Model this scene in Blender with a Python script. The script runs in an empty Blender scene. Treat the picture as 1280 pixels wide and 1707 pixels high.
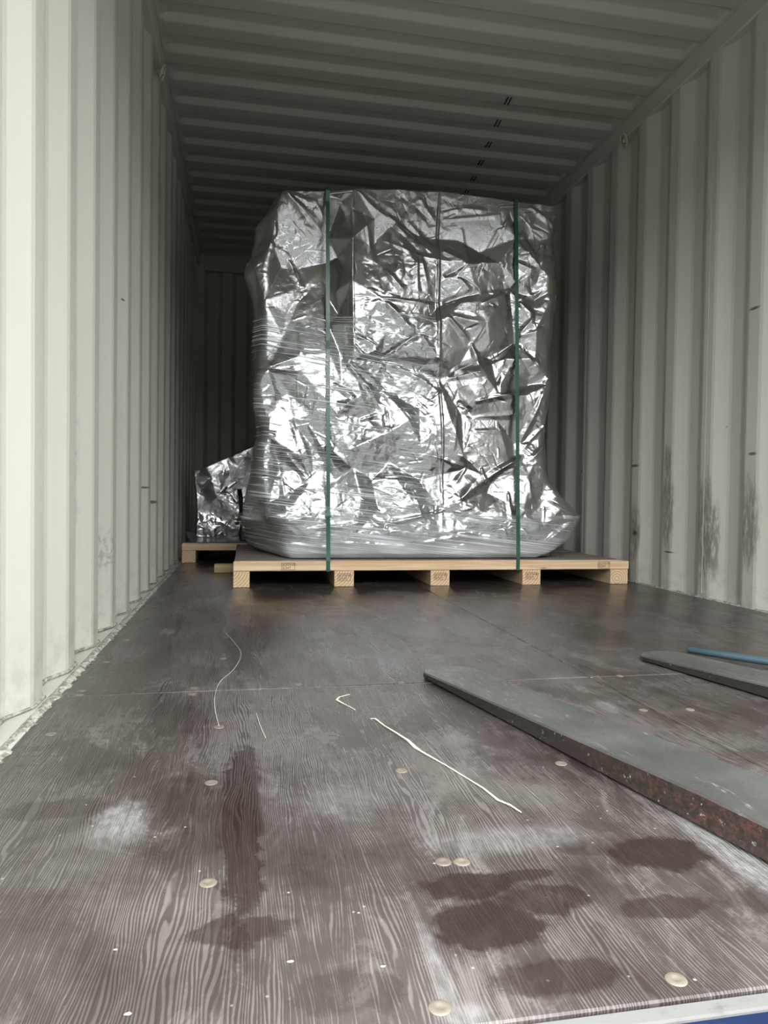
import bpy, bmesh, math, random
import numpy as np
from mathutils import Vector, Matrix
from mathutils.geometry import delaunay_2d_cdt

# ---------------------------------------------------------------- camera, sky, exposure
SC = bpy.context.scene
COL = SC.collection
YAW, PITCH, ROLL, FPX = 0.1913, -0.0235, 0.0144, 1201.26
CAM = np.array([0.3782, -0.5494, 0.4303])
def cam_axes():
    cy, sy = math.cos(YAW), math.sin(YAW)
    f = np.array([sy*math.cos(PITCH), cy*math.cos(PITCH), math.sin(PITCH)])
    r = np.array([cy, -sy, 0.0]); u = np.cross(r, f)
    c, s = math.cos(ROLL), math.sin(ROLL)
    return c*r+s*u, -s*r+c*u, f
RX, UX, FX = cam_axes()
cd = bpy.data.cameras.new('camera'); cam = bpy.data.objects.new('camera', cd); COL.objects.link(cam)
cd.sensor_fit = 'HORIZONTAL'; cd.sensor_width = 36.0; cd.lens = FPX*36.0/1280.0
cd.clip_start = 0.02; cd.clip_end = 300
mw = Matrix.Identity(4)
for i in range(3):
    mw[i][0] = RX[i]; mw[i][1] = UX[i]; mw[i][2] = -FX[i]; mw[i][3] = CAM[i]
cam.matrix_world = mw
SC.camera = cam
cd.dof.use_dof = False

W = bpy.data.worlds.new('overcast_sky'); SC.world = W; W.use_nodes = True
wn = W.node_tree.nodes; wl = W.node_tree.links
for n in list(wn): wn.remove(n)
wo = wn.new('ShaderNodeOutputWorld'); wb = wn.new('ShaderNodeBackground')
wt = wn.new('ShaderNodeTexCoord'); ws = wn.new('ShaderNodeSeparateXYZ'); wr = wn.new('ShaderNodeValToRGB')
wl.new(wt.outputs['Generated'], ws.inputs[0]); wl.new(ws.outputs['Z'], wr.inputs[0])
wr.color_ramp.elements[0].position = 0.0; wr.color_ramp.elements[0].color = (0.82, 0.84, 0.84, 1)
wr.color_ramp.elements[1].position = 0.9; wr.color_ramp.elements[1].color = (1.0, 1.01, 1.0, 1)
wl.new(wr.outputs[0], wb.inputs[0]); wb.inputs[1].default_value = 6.0
wl.new(wb.outputs[0], wo.inputs[0])
SC.view_settings.view_transform = 'Standard'; SC.view_settings.look = 'None'
SC.view_settings.gamma = 1.0; SC.view_settings.use_curve_mapping = False
SC.view_settings.exposure = 0.68
SC.cycles.max_bounces = 12; SC.cycles.diffuse_bounces = 8; SC.cycles.glossy_bounces = 6
SC.cycles.transparent_max_bounces = 12

random.seed(7); rng = np.random.default_rng(11)

# ---------------------------------------------------------------- helpers
def hit(x, y, ax, v):
    """photograph pixel -> point of the plane  axis ax = v"""
    d = RX*((x-640)/FPX) - UX*((y-853.5)/FPX) + FX
    t = (v-CAM[ax])/d[ax]
    return CAM + t*d

def link(o, parent=None):
    COL.objects.link(o)
    if parent is not None: o.parent = parent
    return o
def tag(o, label=None, cat=None, group=None, kind=None):
    if label: o['label'] = label
    if cat: o['category'] = cat
    if group: o['group'] = group
    if kind: o['kind'] = kind
    return o
def empty(name, loc, rz=0.0):
    o = bpy.data.objects.new(name, None); o.empty_display_size = 0.1
    o.location = loc; o.rotation_euler = (0, 0, rz); COL.objects.link(o); return o
def mesh_obj(name, verts, faces, mat, parent=None, smooth=False):
    me = bpy.data.meshes.new(name); me.from_pydata([tuple(map(float, v)) for v in verts], [], faces); me.update()
    if mat: me.materials.append(mat)
    if smooth: me.polygons.foreach_set('use_smooth', [True]*len(me.polygons))
    return link(bpy.data.objects.new(name, me), parent)
def bm_obj(name, bm, mat, parent=None, smooth=False):
    bmesh.ops.recalc_face_normals(bm, faces=bm.faces)
    me = bpy.data.meshes.new(name); bm.to_mesh(me); bm.free()
    if mat: me.materials.append(mat)
    if smooth: me.polygons.foreach_set('use_smooth', [True]*len(me.polygons))
    return link(bpy.data.objects.new(name, me), parent)
def bm_box(bm, x0, x1, y0, y1, z0, z1, bev=0.0):
    r = bmesh.ops.create_cube(bm, size=1.0, matrix=Matrix.Translation(((x0+x1)/2, (y0+y1)/2, (z0+z1)/2)) @ Matrix.Diagonal((x1-x0, y1-y0, z1-z0, 1)))
    if bev:
        es = {e for v in r['verts'] for e in v.link_edges}
        bmesh.ops.bevel(bm, geom=list(es), offset=bev, segments=1, affect='EDGES')
def box(name, x0, x1, y0, y1, z0, z1, mat, parent=None, bev=0.0):
    bm = bmesh.new(); bm_box(bm, x0, x1, y0, y1, z0, z1, bev); return bm_obj(name, bm, mat, parent)
def tube(name, pts, rads, mat, parent=None, seg=14, caps=True):
    pts = [Vector(p) for p in pts]; vs = []; fs = []
    up0 = Vector((0, 0, 1))
    for i, p in enumerate(pts):
        a = pts[max(0, i-1)]; b = pts[min(len(pts)-1, i+1)]; t = (b-a).normalized()
        u = up0 - t*up0.dot(t)
        if u.length < 1e-3: u = Vector((0, 1, 0)) - t*t.y
        u.normalize(); s = t.cross(u); r = rads[i] if hasattr(rads, '__len__') else rads
        for k in range(seg):
            an = 2*math.pi*k/seg; vs.append(p + u*r*math.cos(an) + s*r*math.sin(an))
    n = len(pts)
    for i in range(n-1):
        for k in range(seg):
            fs.append((i*seg+k, i*seg+(k+1) % seg, (i+1)*seg+(k+1) % seg, (i+1)*seg+k))
    if caps: fs.append(tuple(range(seg))[::-1]); fs.append(tuple((n-1)*seg+k for k in range(seg)))
    return mesh_obj(name, vs, fs, mat, parent, True)

class NT:
    """tiny node-tree writer"""
    def __init__(s, name):
        s.m = bpy.data.materials.new(name); s.m.use_nodes = True; s.t = s.m.node_tree
        for n in list(s.t.nodes): s.t.nodes.remove(n)
        s.out = s.n('ShaderNodeOutputMaterial')
        s.co = s.n('ShaderNodeNewGeometry').outputs['Position']
    def n(s, t, **k):
        x = s.t.nodes.new(t)
        for a, b in k.items(): setattr(x, a, b)
        return x
    def put(s, sock, v):
        if isinstance(v, bpy.types.NodeSocket): s.t.links.new(v, sock)
        elif isinstance(v, (tuple, list)) and sock.type == 'RGBA' and len(v) == 3: sock.default_value = (*v, 1)
        else: sock.default_value = v
    def math(s, op, a, b=0.0, c=0.0, clamp=False):
        x = s.n('ShaderNodeMath', operation=op); x.use_clamp = clamp
        s.put(x.inputs[0], a); s.put(x.inputs[1], b); s.put(x.inputs[2], c); return x.outputs[0]
    def vm(s, op, a, b=(0, 0, 0)):
        x = s.n('ShaderNodeVectorMath', operation=op); s.put(x.inputs[0], a); s.put(x.inputs[1], b)
        return x.outputs['Value'] if op in ('LENGTH', 'DOT_PRODUCT') else x.outputs[0]
    def noise(s, co, sc, detail=4, rough=0.5, dist=0.0, out=0):
        x = s.n('ShaderNodeTexNoise'); s.put(x.inputs['Vector'], co); x.inputs['Scale'].default_value = sc
        x.inputs['Detail'].default_value = detail; x.inputs['Roughness'].default_value = rough
        x.inputs['Distortion'].default_value = dist; return x.outputs[out]
    def scale(s, v3, co=None): return s.vm('MULTIPLY', co or s.co, v3)
    def ss(s, v, a, b, lo=0.0, hi=1.0):
        x = s.n('ShaderNodeMapRange', interpolation_type='SMOOTHSTEP'); s.put(x.inputs[0], v)
        x.inputs[1].default_value = a; x.inputs[2].default_value = b; x.inputs[3].default_value = lo; x.inputs[4].default_value = hi
        return x.outputs[0]
    def mix(s, f, a, b):
        x = s.n('ShaderNodeMix', data_type='RGBA'); s.put(x.inputs[0], f); s.put(x.inputs[6], a); s.put(x.inputs[7], b); return x.outputs[2]
    def xyz(s, co=None):
        x = s.n('ShaderNodeSeparateXYZ'); s.put(x.inputs[0], co or s.co); return x.outputs
    def blob(s, c, r, edge=0.25, wob=None):
        """soft ellipsoid mask at a place of the world, edge broken by noise"""
        v = s.vm('SUBTRACT', s.co, c)
        v = s.vm('DIVIDE', v, r); d = s.vm('LENGTH', v)
        if wob is not None: d = s.math('ADD', d, wob)
        return s.ss(d, 1.0-edge, 1.0+edge, 1.0, 0.0)
    def bump(s, h, strength=0.3, dist=0.002, normal=None):
        x = s.n('ShaderNodeBump'); s.put(x.inputs['Height'], h); x.inputs['Strength'].default_value = strength
        x.inputs['Distance'].default_value = dist
        if normal: s.put(x.inputs['Normal'], normal)
        return x.outputs[0]
    def bsdf(s, base, rough=0.5, metal=0.0, normal=None, spec=0.5, **k):
        p = s.n('ShaderNodeBsdfPrincipled'); s.put(p.inputs['Base Color'], base); s.put(p.inputs['Roughness'], rough)
        s.put(p.inputs['Metallic'], metal); s.put(p.inputs['Specular IOR Level'], spec)
        if normal: s.put(p.inputs['Normal'], normal)
        for a, b in k.items(): s.put(p.inputs[a], b)
        s.t.links.new(p.outputs[0], s.out.inputs[0]); return p

def plain(name, col, rough=0.5, metal=0.0, var=0.12, sc=30.0, bump=0.1, spec=0.5):
    t = NT(name); nz = t.noise(t.co, sc, 5)
    c = t.mix(nz, tuple(x*(1-var) for x in col), tuple(min(1, x*(1+var)) for x in col))
    t.bsdf(c, rough, metal, t.bump(nz, bump, 0.002), spec); return t.m

# ---------------------------------------------------------------- materials
def wall_material(name, side):
    t = NT(name); X, Y, Z = t.xyz()
    big = t.noise(t.co, 1.6, 4); fine = t.noise(t.co, 45, 4); streak = t.noise(t.scale((14, 14, 0.7)), 1.0, 4)
    col = t.mix(big, (0.50, 0.505, 0.445), (0.555, 0.56, 0.50))
    col = t.mix(t.math('MULTIPLY', t.ss(streak, .52, .8), .22), col, (0.39, 0.39, 0.35))
    # grime towards the floor and rubbing on the inner faces
    low = t.ss(Z, 0.0, 0.22, 1.0, 0.0)
    g = t.math('MULTIPLY', low, t.ss(t.noise(t.co, 22, 5, .65), .42, .66))
    col = t.mix(t.math('MULTIPLY', g, .45), col, (0.30, 0.29, 0.26))
    wob = t.math('MULTIPLY', t.math('SUBTRACT', t.noise(t.scale((30, 30, 9)), 1.0, 5, .7), .5), 1.8)
    marks = []
    if side == 'right':
        rub = [((2.35, 2.85, .26), (.012, .05, .13)), ((2.35, 2.555, .36), (.012, .045, .20)), ((2.35, 2.27, .30), (.012, .06, .22)),
               ((2.35, 1.985, .33), (.012, .05, .18)), ((2.35, 2.56, .62), (.012, .03, .06)), ((2.36, 2.22, .25), (.02, .03, .16))]
        for c, r in rub: marks.append((t.math('MULTIPLY', t.blob(c, r, .35, wob), t.ss(t.noise(t.scale((60, 60, 14)), 1.0, 5, .7), .32, .56)), .8, (.17, .17, .155)))
        for c, r in [((2.35, 2.86, .60), (.02, .04, .007)), ((2.35, 2.84, .255), (.02, .02, .012)), ((2.35, 2.54, .18), (.02, .035, .004)),
                     ((2.35, 1.98, .615), (.02, .022, .006)), ((2.352, 3.45, .59), (.03, .008, .008)), ((2.352, 2.18, .74), (.03, .006, .006)), ((2.35, 1.99, 1.19), (.02, .03, .006))]:
            marks.append((t.blob(c, r, .5), .85, (.035, .035, .03)))
    else:
        for a, b in [((67, 228), (70, 250)), ((124, 655), (124, 685)), ((121, 940), (117, 975)), ((124, 900), (122, 925)), ((231, 545), (232, 556)),
                     ((166, 425), (166, 432)), ((232, 810), (243, 815)), ((246, 834), (256, 840)), ((59, 874), (58, 880)), ((201, 499), (203, 500)), ((117, 854), (116, 858))]:
            p = (hit(*a, 0, -.045)+hit(*b, 0, -.045))/2; q = abs(hit(*a, 0, -.045)-hit(*b, 0, -.045))/2
            marks.append((t.blob(tuple(p), (.04, float(max(q[1]*.8, .004)), float(max(q[2]*.8, .004))), .5), .85, (.045, .038, .035)))
        for c, r in [((-.05, 1.80, .25), (.04, .09, .06)), ((-.05, 1.42, .5), (.04, .05, .3))]:
            marks.append((t.math('MULTIPLY', t.blob(c, r, .4, wob), t.ss(fine, .45, .62)), .5, (.16, .17, .2)))
        marks.append((t.blob((-.06, .99, .09), (.02, .02, .04), .4, wob), .5, (.12, .2, .35)))
    for m, k, c in marks: col = t.mix(t.math('MULTIPLY', m, k), col, c)
    t.bsdf(col, t.ss(fine, .3, .7, .42, .55), 0.0, t.bump(t.noise(t.co, 9, 3), .25, .006), .35)
    return t.m
M = {}
M['wall_left'] = wall_material('painted_steel_left', 'left'); M['wall_right'] = wall_material('painted_steel_right', 'right')
M['paint'] = plain('painted_steel', (.50, .505, .45), .45, 0, .06, 6, .1, .3)
def ceiling_material():
    t = NT('painted_steel_roof'); n = t.noise(t.scale((1.2, 5, 1)), 1.0, 4)
    c = t.mix(n, (.44, .44, .39), (.49, .495, .44)); t.bsdf(c, .5, 0, t.bump(t.noise(t.co, 7, 3), .2, .006), .35); return t.m
M['roof'] = ceiling_material()
def sealant():
    t = NT('lumpy_sealant'); n = t.noise(t.co, 60, 5, .7)
    c = t.mix(t.ss(n, .4, .62), (.20, .19, .16), (.50, .49, .44)); t.bsdf(c, .6, 0, t.bump(n, .8, .006)); return t.m
M['sealant'] = sealant()

def floor_material():
    t = NT('film_faced_plywood'); X, Y, Z = t.xyz()
    warp = t.math('MULTIPLY', t.math('SUBTRACT', t.noise(t.scale((6, .9, 1)), 1.0, 4, .55), .5), .13)
    cx = t.n('ShaderNodeCombineXYZ'); t.put(cx.inputs[0], t.math('ADD', X, warp)); t.put(cx.inputs[1], Y)
    gco = cx.outputs[0]
    grain = t.noise(t.vm('MULTIPLY', gco, (230, 9, 1)), 1.0, 3, .6)
    wave = t.n('ShaderNodeTexWave', wave_type='BANDS', bands_direction='X'); t.put(wave.inputs['Vector'], t.vm('MULTIPLY', gco, (92, .6, 1)))
    wave.inputs['Scale'].default_value = 1.0; wave.inputs['Distortion'].default_value = 1.2; wave.inputs['Detail'].default_value = 2; wave.inputs['Detail Scale'].default_value = .8
    wamt = t.ss(t.noise(t.scale((5, 2, 1)), 1.0, 3), .35, .65, .12, .36)
    lines = t.math('ADD', t.math('MULTIPLY', wave.outputs[1], wamt), t.math('MULTIPLY', t.math('ADD', grain, t.math('MULTIPLY', t.noise(t.scale((60, 22, 1)), 1.0, 4, .7), .5)), .55))
    line = t.ss(lines, .50, .68)
    dust = t.noise(t.co, 3.2, 6, .62, .4); dust2 = t.noise(t.scale((9, 4, 1)), 1.0, 6, .7, 1.0); spk = t.noise(t.co, 150, 3, .7)
    near = t.ss(Y, 0.0, 2.4, 1.0, 0.40)      # grey layer is strongest at the door and weakens with depth
    d = t.math('MULTIPLY', t.ss(dust, .30, .66), near)
    amt = t.math('MULTIPLY', t.math('ADD', t.math('MULTIPLY', line, .58), .32), t.math('ADD', d, .22), 0, True)
    swirl = t.math('MULTIPLY', t.ss(dust2, .52, .70), t.math('MULTIPLY', near, .55))
    amt = t.math('ADD', amt, t.math('MULTIPLY', swirl, t.ss(spk, .3, .6, .55, 1.0)), 0, True)
    wob = t.math('MULTIPLY', t.math('SUBTRACT', t.noise(t.scale((26, 18, 1)), 1.0, 6, .7), .5), 1.7)
    # rubbed cleaner patches, a painted pallet-leg reflection, a darker strip beside the near fork
    clean_refl = None
    for c, r, k in [((.622, .205, 0), (.050, .028, 9), 1), ((.625, .130, 0), (.062, .040, 9), 1), ((.695, .165, 0), (.050, .030, 9), .9), ((.700, .215, 0), (.03, .012, 9), .8),
                    ((.885, .235, 0), (.065, .040, 9), 1), ((.80, .262, 0), (.05, .02, 9), .5), ((.82, .13, 0), (.05, .02, 9), .8), ((.66, .045, 0), (.06, .025, 9), .75), ((.47, .06, 0), (.05, .03, 9), .4),
                    ((.378, .43, 0), (.026, .29, 9), 1.0), ((.372, 1.55, 0), (.035, .33, 9), .7), ((.13, .48, 0), (.08, .03, 9), .5), ((.375, .165, 0), (.055, .022, 9), .8),  # far strip here is the pallet leg's reflection, painted dark
                    ((.82, .82, 0), (.05, .3, 9), .6), ((1.0, .12, 0), (.10, .04, 9), .7)]:
        b = t.math('MULTIPLY', t.blob(c, r, .16, wob), k)
        clean_refl = b if clean_refl is None else t.math('MAXIMUM', clean_refl, b)
    amt = t.math('MULTIPLY', amt, t.math('SUBTRACT', 1.0, t.math('MULTIPLY', clean_refl, .85)))
    brown = t.mix(t.noise(t.co, 6, 3), (.020, .0120, .0105), (.031, .019, .0165))
    col = t.mix(amt, brown, (.165, .152, .145))
    # chalky scuffs
    ch = None
    for c, r, k in [((.222, .425, 0), (.032, .055, 9), .9), ((.965, .215, 0), (.022, .13, 9), .95), ((.555, .06, 0), (.008, .10, 9), .6), ((.515, .44, 0), (.05, .05, 9), .25),
                    ((.72, .30, 0), (.10, .03, 9), .4), ((.15, 1.75, 0), (.02, .05, 9), .5), ((1.05, .03, 0), (.12, .012, 9), .5), ((.56, .015, 0), (.018, .012, 9), .7), ((1.12, .82, 0), (.02, .04, 9), .5)]:
        b = t.math('MULTIPLY', t.blob(c, r, .5, wob), k); ch = b if ch is None else t.math('MAXIMUM', ch, b)
    ch = t.math('MULTIPLY', ch, t.ss(t.noise(t.scale((120, 40, 1)), 1.0, 4, .7), .38, .66, .35, 1.0))
    col = t.mix(ch, col, (.28, .28, .272))
    # green-grey grime along the left edge
    eg = t.math('MULTIPLY', t.ss(X, 0.0, .09, 1.0, 0.0), t.ss(dust2, .35, .6))
    col = t.mix(t.math('MULTIPLY', eg, .6), col, (.06, .065, .055))
    # crumbs of dirt
    vo = t.n('ShaderNodeTexVoronoi'); t.put(vo.inputs['Vector'], t.co); vo.inputs['Scale'].default_value = 42
    sp = t.math('MULTIPLY', t.ss(vo.outputs['Distance'], .04, .09, 1.0, 0.0), t.ss(t.noise(t.co, 11, 2), .5, .6))
    col = t.mix(sp, col, (.34, .31, .28))
    rgh = t.math('ADD', t.math('MULTIPLY', amt, .16), t.ss(dust, .2, .8, .13, .26))
    nrm = t.bump(lines, .5, .0028, t.bump(t.noise(t.scale((7, 2, 1)), 1.0, 3), .35, .006))
    t.bsdf(col, rgh, 0.0, nrm, .34); return t.m
M['floor'] = floor_material()
M['gap'] = plain('dark_joint', (.03, .025, .022), .8)
M['screw'] = plain('worn_screw_steel', (.22, .17, .155), .45, .3, .25, 90, .3)
M['screw_bright'] = plain('polished_screw_steel', (.21, .185, .145), .5, .2, .2, 90, .3)

def wood(name, a, b, axis='X', dark=None):
    t = NT(name); s = (2.0, 60, 60) if axis == 'X' else ((60, 2.0, 60) if axis == 'Y' else (60, 60, 2))
    g = t.noise(t.scale(s), 1.0, 4, .6, .8); g2 = t.noise(t.scale(tuple(v*.25 for v in s)), 1.0, 3, .5)
    col = t.mix(t.ss(g, .35, .65), a, b); col = t.mix(t.math('MULTIPLY', t.ss(g2, .5, .7), .4), col, dark or tuple(x*.6 for x in a))
    kn = t.n('ShaderNodeTexVoronoi'); t.put(kn.inputs['Vector'], t.scale((3.1, 3.1, 9) if axis == 'X' else (9, 3, 9))); kn.inputs['Scale'].default_value = 1.0
    col = t.mix(t.ss(kn.outputs['Distance'], .03, .10, .75, 0.0), col, (.16, .07, .03))
    t.bsdf(col, .62, 0, t.bump(g, .25, .0015), .3); return t.m
M['pine'] = wood('pine_beam', (.68, .47, .29), (.86, .66, .45))
M['pine_y'] = wood('pine_stringer', (.58, .42, .26), (.70, .53, .35), 'Y')
M['deck'] = wood('weathered_deck_board', (.20, .165, .15), (.34, .29, .26), 'X', (.10, .08, .075))
M['chock'] = wood('rough_old_timber', (.33, .25, .12), (.45, .36, .2), 'X', (.1, .07, .04))
def end_grain(name='pine_end_grain', off=(-.075, 0, .06)):
    t = NT(name); tc = t.n('ShaderNodeTexCoord').outputs['Object']
    w = t.n('ShaderNodeTexWave', wave_type='RINGS', rings_direction='Y'); t.put(w.inputs['Vector'], t.vm('SUBTRACT', tc, off)); w.inputs['Scale'].default_value = 26
    w.inputs['Distortion'].default_value = 1.0; w.inputs['Detail'].default_value = 2
    col = t.mix(w.outputs[1], (.60, .40, .23), (.84, .64, .43)); t.bsdf(col, .65, 0, None, .3); return t.m
M['end'] = end_grain(); M['end_knot'] = end_grain('pine_end_heart', (-.012, 0, -.010))
M['ink'] = plain('stamp_ink', (.10, .05, .04), .7)
def foil_material():
    t = NT('woven_aluminium_foil')
    fine = t.noise(t.scale((70, 70, 420)), 1.0, 2, .6); fine2 = t.noise(t.scale((420, 420, 60)), 1.0, 2, .6)
    cr = t.noise(t.co, 55, 5, .62, .4)
    h = t.math('ADD', t.math('MULTIPLY', fine, .5), t.math('MULTIPLY', fine2, .3))
    n1 = t.bump(cr, .34, .004); n2 = t.bump(h, .22, .0012, n1)
    t.bsdf((.58, .58, .59), t.ss(t.noise(t.co, 6, 3), .3, .7, .19, .28), 1.0, n2); return t.m
M['foil'] = foil_material()
def film_material(name, cov, milky):
    t = NT(name); X, Y, Z = t.xyz()
    cx = t.n('ShaderNodeCombineXYZ'); t.put(cx.inputs[0], t.math('MULTIPLY', X, 1.6)); t.put(cx.inputs[1], Y)
    t.put(cx.inputs[2], t.math('MULTIPLY', t.math('ADD', Z, t.math('MULTIPLY', X, .11)), 150))
    st = t.noise(cx.outputs[0], 1.0, 3, .65); big = t.noise(t.scale((3, 3, 6)), 1.0, 3)
    line = t.math('MULTIPLY', t.ss(st, .50, .64), t.ss(big, .35, .6, .3, 1.0))
    low = t.ss(Z, .13, .26, 1.0, 0.0)
    g = t.n('ShaderNodeBsdfPrincipled'); g.inputs['Base Color'].default_value = (.90, .94, .98, 1); g.inputs['Roughness'].default_value = .22
    g.inputs['Specular IOR Level'].default_value = 1.0
    t.put(g.inputs['Normal'], t.bump(st, .8, .004))
    tr = t.n('ShaderNodeBsdfTransparent'); tr.inputs[0].default_value = (.97, .98, .98, 1)
    mx = t.n('ShaderNodeMixShader')
    f = t.math('ADD', t.math('MULTIPLY', line, cov), t.math('ADD', milky*.3, t.math('MULTIPLY', t.math('MULTIPLY', low, milky), t.ss(big, .2, .7, .6, 1.2))), 0, True)
    t.put(mx.inputs[0], f); t.t.links.new(tr.outputs[0], mx.inputs[1]); t.t.links.new(g.outputs[0], mx.inputs[2])
    t.t.links.new(mx.outputs[0], t.out.inputs[0]); return t.m
M['film'] = film_material('stretch_film', .85, .12)
M['film_low'] = film_material('milky_stretch_film', .55, .42)
def strap_material():
    t = NT('green_strap'); n = t.noise(t.scale((400, 400, 260)), 1.0, 2)
    t.bsdf((.026, .105, .064), .22, 0, t.bump(n, .4, .001), .7); return t.m
M['strap'] = strap_material()
M['machine'] = plain('grey_machine_base', (.42, .33, .32), .6)
M['black'] = plain('black_plastic', (.01, .01, .01), .4)
def fork_top():
    t = NT('scuffed_fork_steel'); n = t.noise(t.co, 5, 5, .6); s = t.noise(t.scale((60, 14, 60)), 1.0, 5, .7); X, Y, Z = t.xyz()
    nz = t.n('ShaderNodeSeparateXYZ'); t.t.links.new(t.n('ShaderNodeNewGeometry').outputs['True Normal'], nz.inputs[0])
    up = t.ss(nz.outputs[2], .5, .8)
    top = t.mix(t.ss(n, .35, .65), (.062, .063, .059), (.098, .099, .094)); top = t.mix(t.ss(s, .60, .74), top, (.27, .28, .275))
    rust = t.mix(t.ss(t.noise(t.co, 85, 6, .8), .44, .64), (.026, .021, .019), (.088, .043, .032))
    rust = t.mix(t.ss(Y, .15, .95, 1.0, 0.0), (.030, .028, .026), rust)
    rust = t.mix(t.ss(t.noise(t.co, 90, 4, .7), .62, .75), rust, (.45, .44, .42))
    t.bsdf(t.mix(up, rust, top), t.ss(s, .3, .7, .26, .45), 0.0, t.bump(s, .35, .003), .5); return t.m
M['fork'] = fork_top()
M['blue_pipe'] = plain('blue_plastic', (.05, .09, .115), .35, 0, .2, 20, .1)
def sill_mat(name, blue):
    t = NT(name); n = t.noise(t.scale((14, 30, 30)), 1.0, 6, .7)
    a, b = ((.010, .019, .055), (.034, .038, .048)) if blue else ((.17, .17, .165), (.115, .112, .105))
    t.bsdf(t.mix(t.ss(n, .55, .70) if blue else t.ss(n, .55, .7), a, b), .75, 0, t.bump(n, .3, .003), .06); return t.m
M['sill_white'] = sill_mat('scraped_white_sill', False); M['sill_blue'] = sill_mat('worn_blue_sill', True)
M['shred'] = plain('cream_plastic_shred', (.72, .68, .52), .5)
M['hair'] = plain('pale_thread', (.62, .58, .52), .6)
M['ground'] = plain('unseen_dark_ground', (.09, .09, .087), .85, 0, .2, .8, .2)
M['mark'] = plain('black_marker', (.008, .008, .008), .6)
M['rust'] = plain('rusty_chip', (.30, .14, .09), .7, 0, .3, 80)

# ---------------------------------------------------------------- the setting
L = 5.87; ZR = 2.449
gr = box('ground', -25, 27, -45, 20, -1.45, -1.30, M['ground']); tag(gr, kind='structure')  # unseen ground outside, put in dark for the foil to reflect
# unseen dark wall opposite the doors, added to darken foil reflections and the interior
M['added_cladding'] = plain('added_dark_cladding', (.055, .06, .06), .6, 0, .2, 1.0, .1)
def added_wall():
    x = -16.0; pts = []
    while x < 18: pts += [(x, 0), (x+.22, 0), (x+.26, .05), (x+.48, .05)]; x += .52
    vs = [(px, -13.0-d, z) for px, d in pts for z in (-1.3, 4.3)]; fs = [(2*i, 2*i+2, 2*i+3, 2*i+1) for i in range(len(pts)-1)]
    return mesh_obj('wall_added_dark', vs, fs, M['added_cladding'])
dark_wall = added_wall(); tag(dark_wall, kind='structure')
box('added_wall_cap', -16, 18.2, -13.15, -12.9, 4.2, 4.5, M['added_cladding'], dark_wall)

def corrugated(name, xin, depth, y_edge, pitch, y0, y1, z0, z1, mat):
    """sheet in the YZ plane: inner flats at X=xin, outer flats at xin+depth; y_edge = the Y of one far edge of an inner flat"""
    a, b, c = .074, .0695, .071
    prof = []; k0 = int(math.floor((y0-y_edge)/pitch))-1
    for k in range(k0, k0+int((y1-y0)/pitch)+4):
        e = y_edge+k*pitch
        for yy, dd in ((e-a, 0), (e, 0), (e+b*pitch/.284, 1), (e+(b+c)*pitch/.284, 1)):
            prof.append((yy, dd))
    prof = [p for p in prof if y0 <= p[0] <= y1]
    pts = []
    for i, (yy, dd) in enumerate(prof):        # soften every fold with a short chamfer
        r = .007
        for s in (-r, r):
            j = i+(1 if s > 0 else -1)
            if 0 <= j < len(prof):
                q = prof[j]; tt = abs(s)/max(1e-6, abs(q[0]-yy)); pts.append((yy+s, dd+(q[1]-dd)*tt))
    vs = []; fs = []
    for yy, dd in pts:
        for zz in (z0, z1): vs.append((xin+depth*dd, yy, zz))
    for i in range(len(pts)-1): fs.append((2*i, 2*i+2, 2*i+3, 2*i+1))
    n = len(vs); th = .004*(1 if depth > 0 else -1)      # the steel has a back face too
    vs += [(x+th, y, z) for x, y, z in vs]; fs += [tuple(v+n for v in f[::-1]) for f in fs]
    return mesh_obj(name, vs, fs, mat)
wl_ = corrugated('wall_left', -.026, -.034, 1.034, .2855, .02, L, -.01, 2.37, M['wall_left']); tag(wl_, kind='structure')
wr_ = corrugated('wall_right', 2.35, .036, 2.026, .2865, .02, L, -.01, 2.37, M['wall_right']); tag(wr_, kind='structure')
box('weld_seam', -.0600, -.0565, 1.186, 1.189, .02, 2.36, M['paint'], wl_)
for yy in (2.325, 3.47): box('weld_seam', 2.3485, 2.352, yy-.045, yy-.0425, .02, 2.36, M['paint'], wr_)

def back_wall():
    pts = []; x = -.06; k = 0
    while x < 2.42:
        pts += [(x, 0), (x+.085, 0), (x+.115, 1), (x+.205, 1)]; x += .235
    vs = [(px, L+.045*(d)-.03, z) for px, d in pts for z in (.0, 2.34)]
    fs = [(2*i, 2*i+1, 2*i+3, 2*i+2) for i in range(len(pts)-1)]
    return mesh_obj('wall_back', vs, fs, M['paint'])
wbk = back_wall(); tag(wbk, kind='structure')
tag(box('trim_1', -.06, 2.41, L-.06, L+.05, 2.32, 2.46, M['paint'], None, .004), kind='structure')
tag(box('trim_2', -.06, .03, L-.09, L+.05, 0, 2.46, M['paint'], None, .004), kind='structure')
# top side rails, bottom side rails
tag(box('trim_3', -.085, -.008, .0, L, 2.352, 2.452, M['paint'], None, .006), kind='structure')
rail_r = tag(box('trim_4', 2.346, 2.42, .0, L, 2.350, 2.452, M['paint'], None, .006), kind='structure')
tag(box('trim_5', -.09, 0.0, .0, L, -.16, .0008, M['paint'], None, .003), kind='structure')
tag(box('trim_6', 2.35, 2.44, .0, L, -.16, .0008, M['paint'], None, .003), kind='structure')
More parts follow.
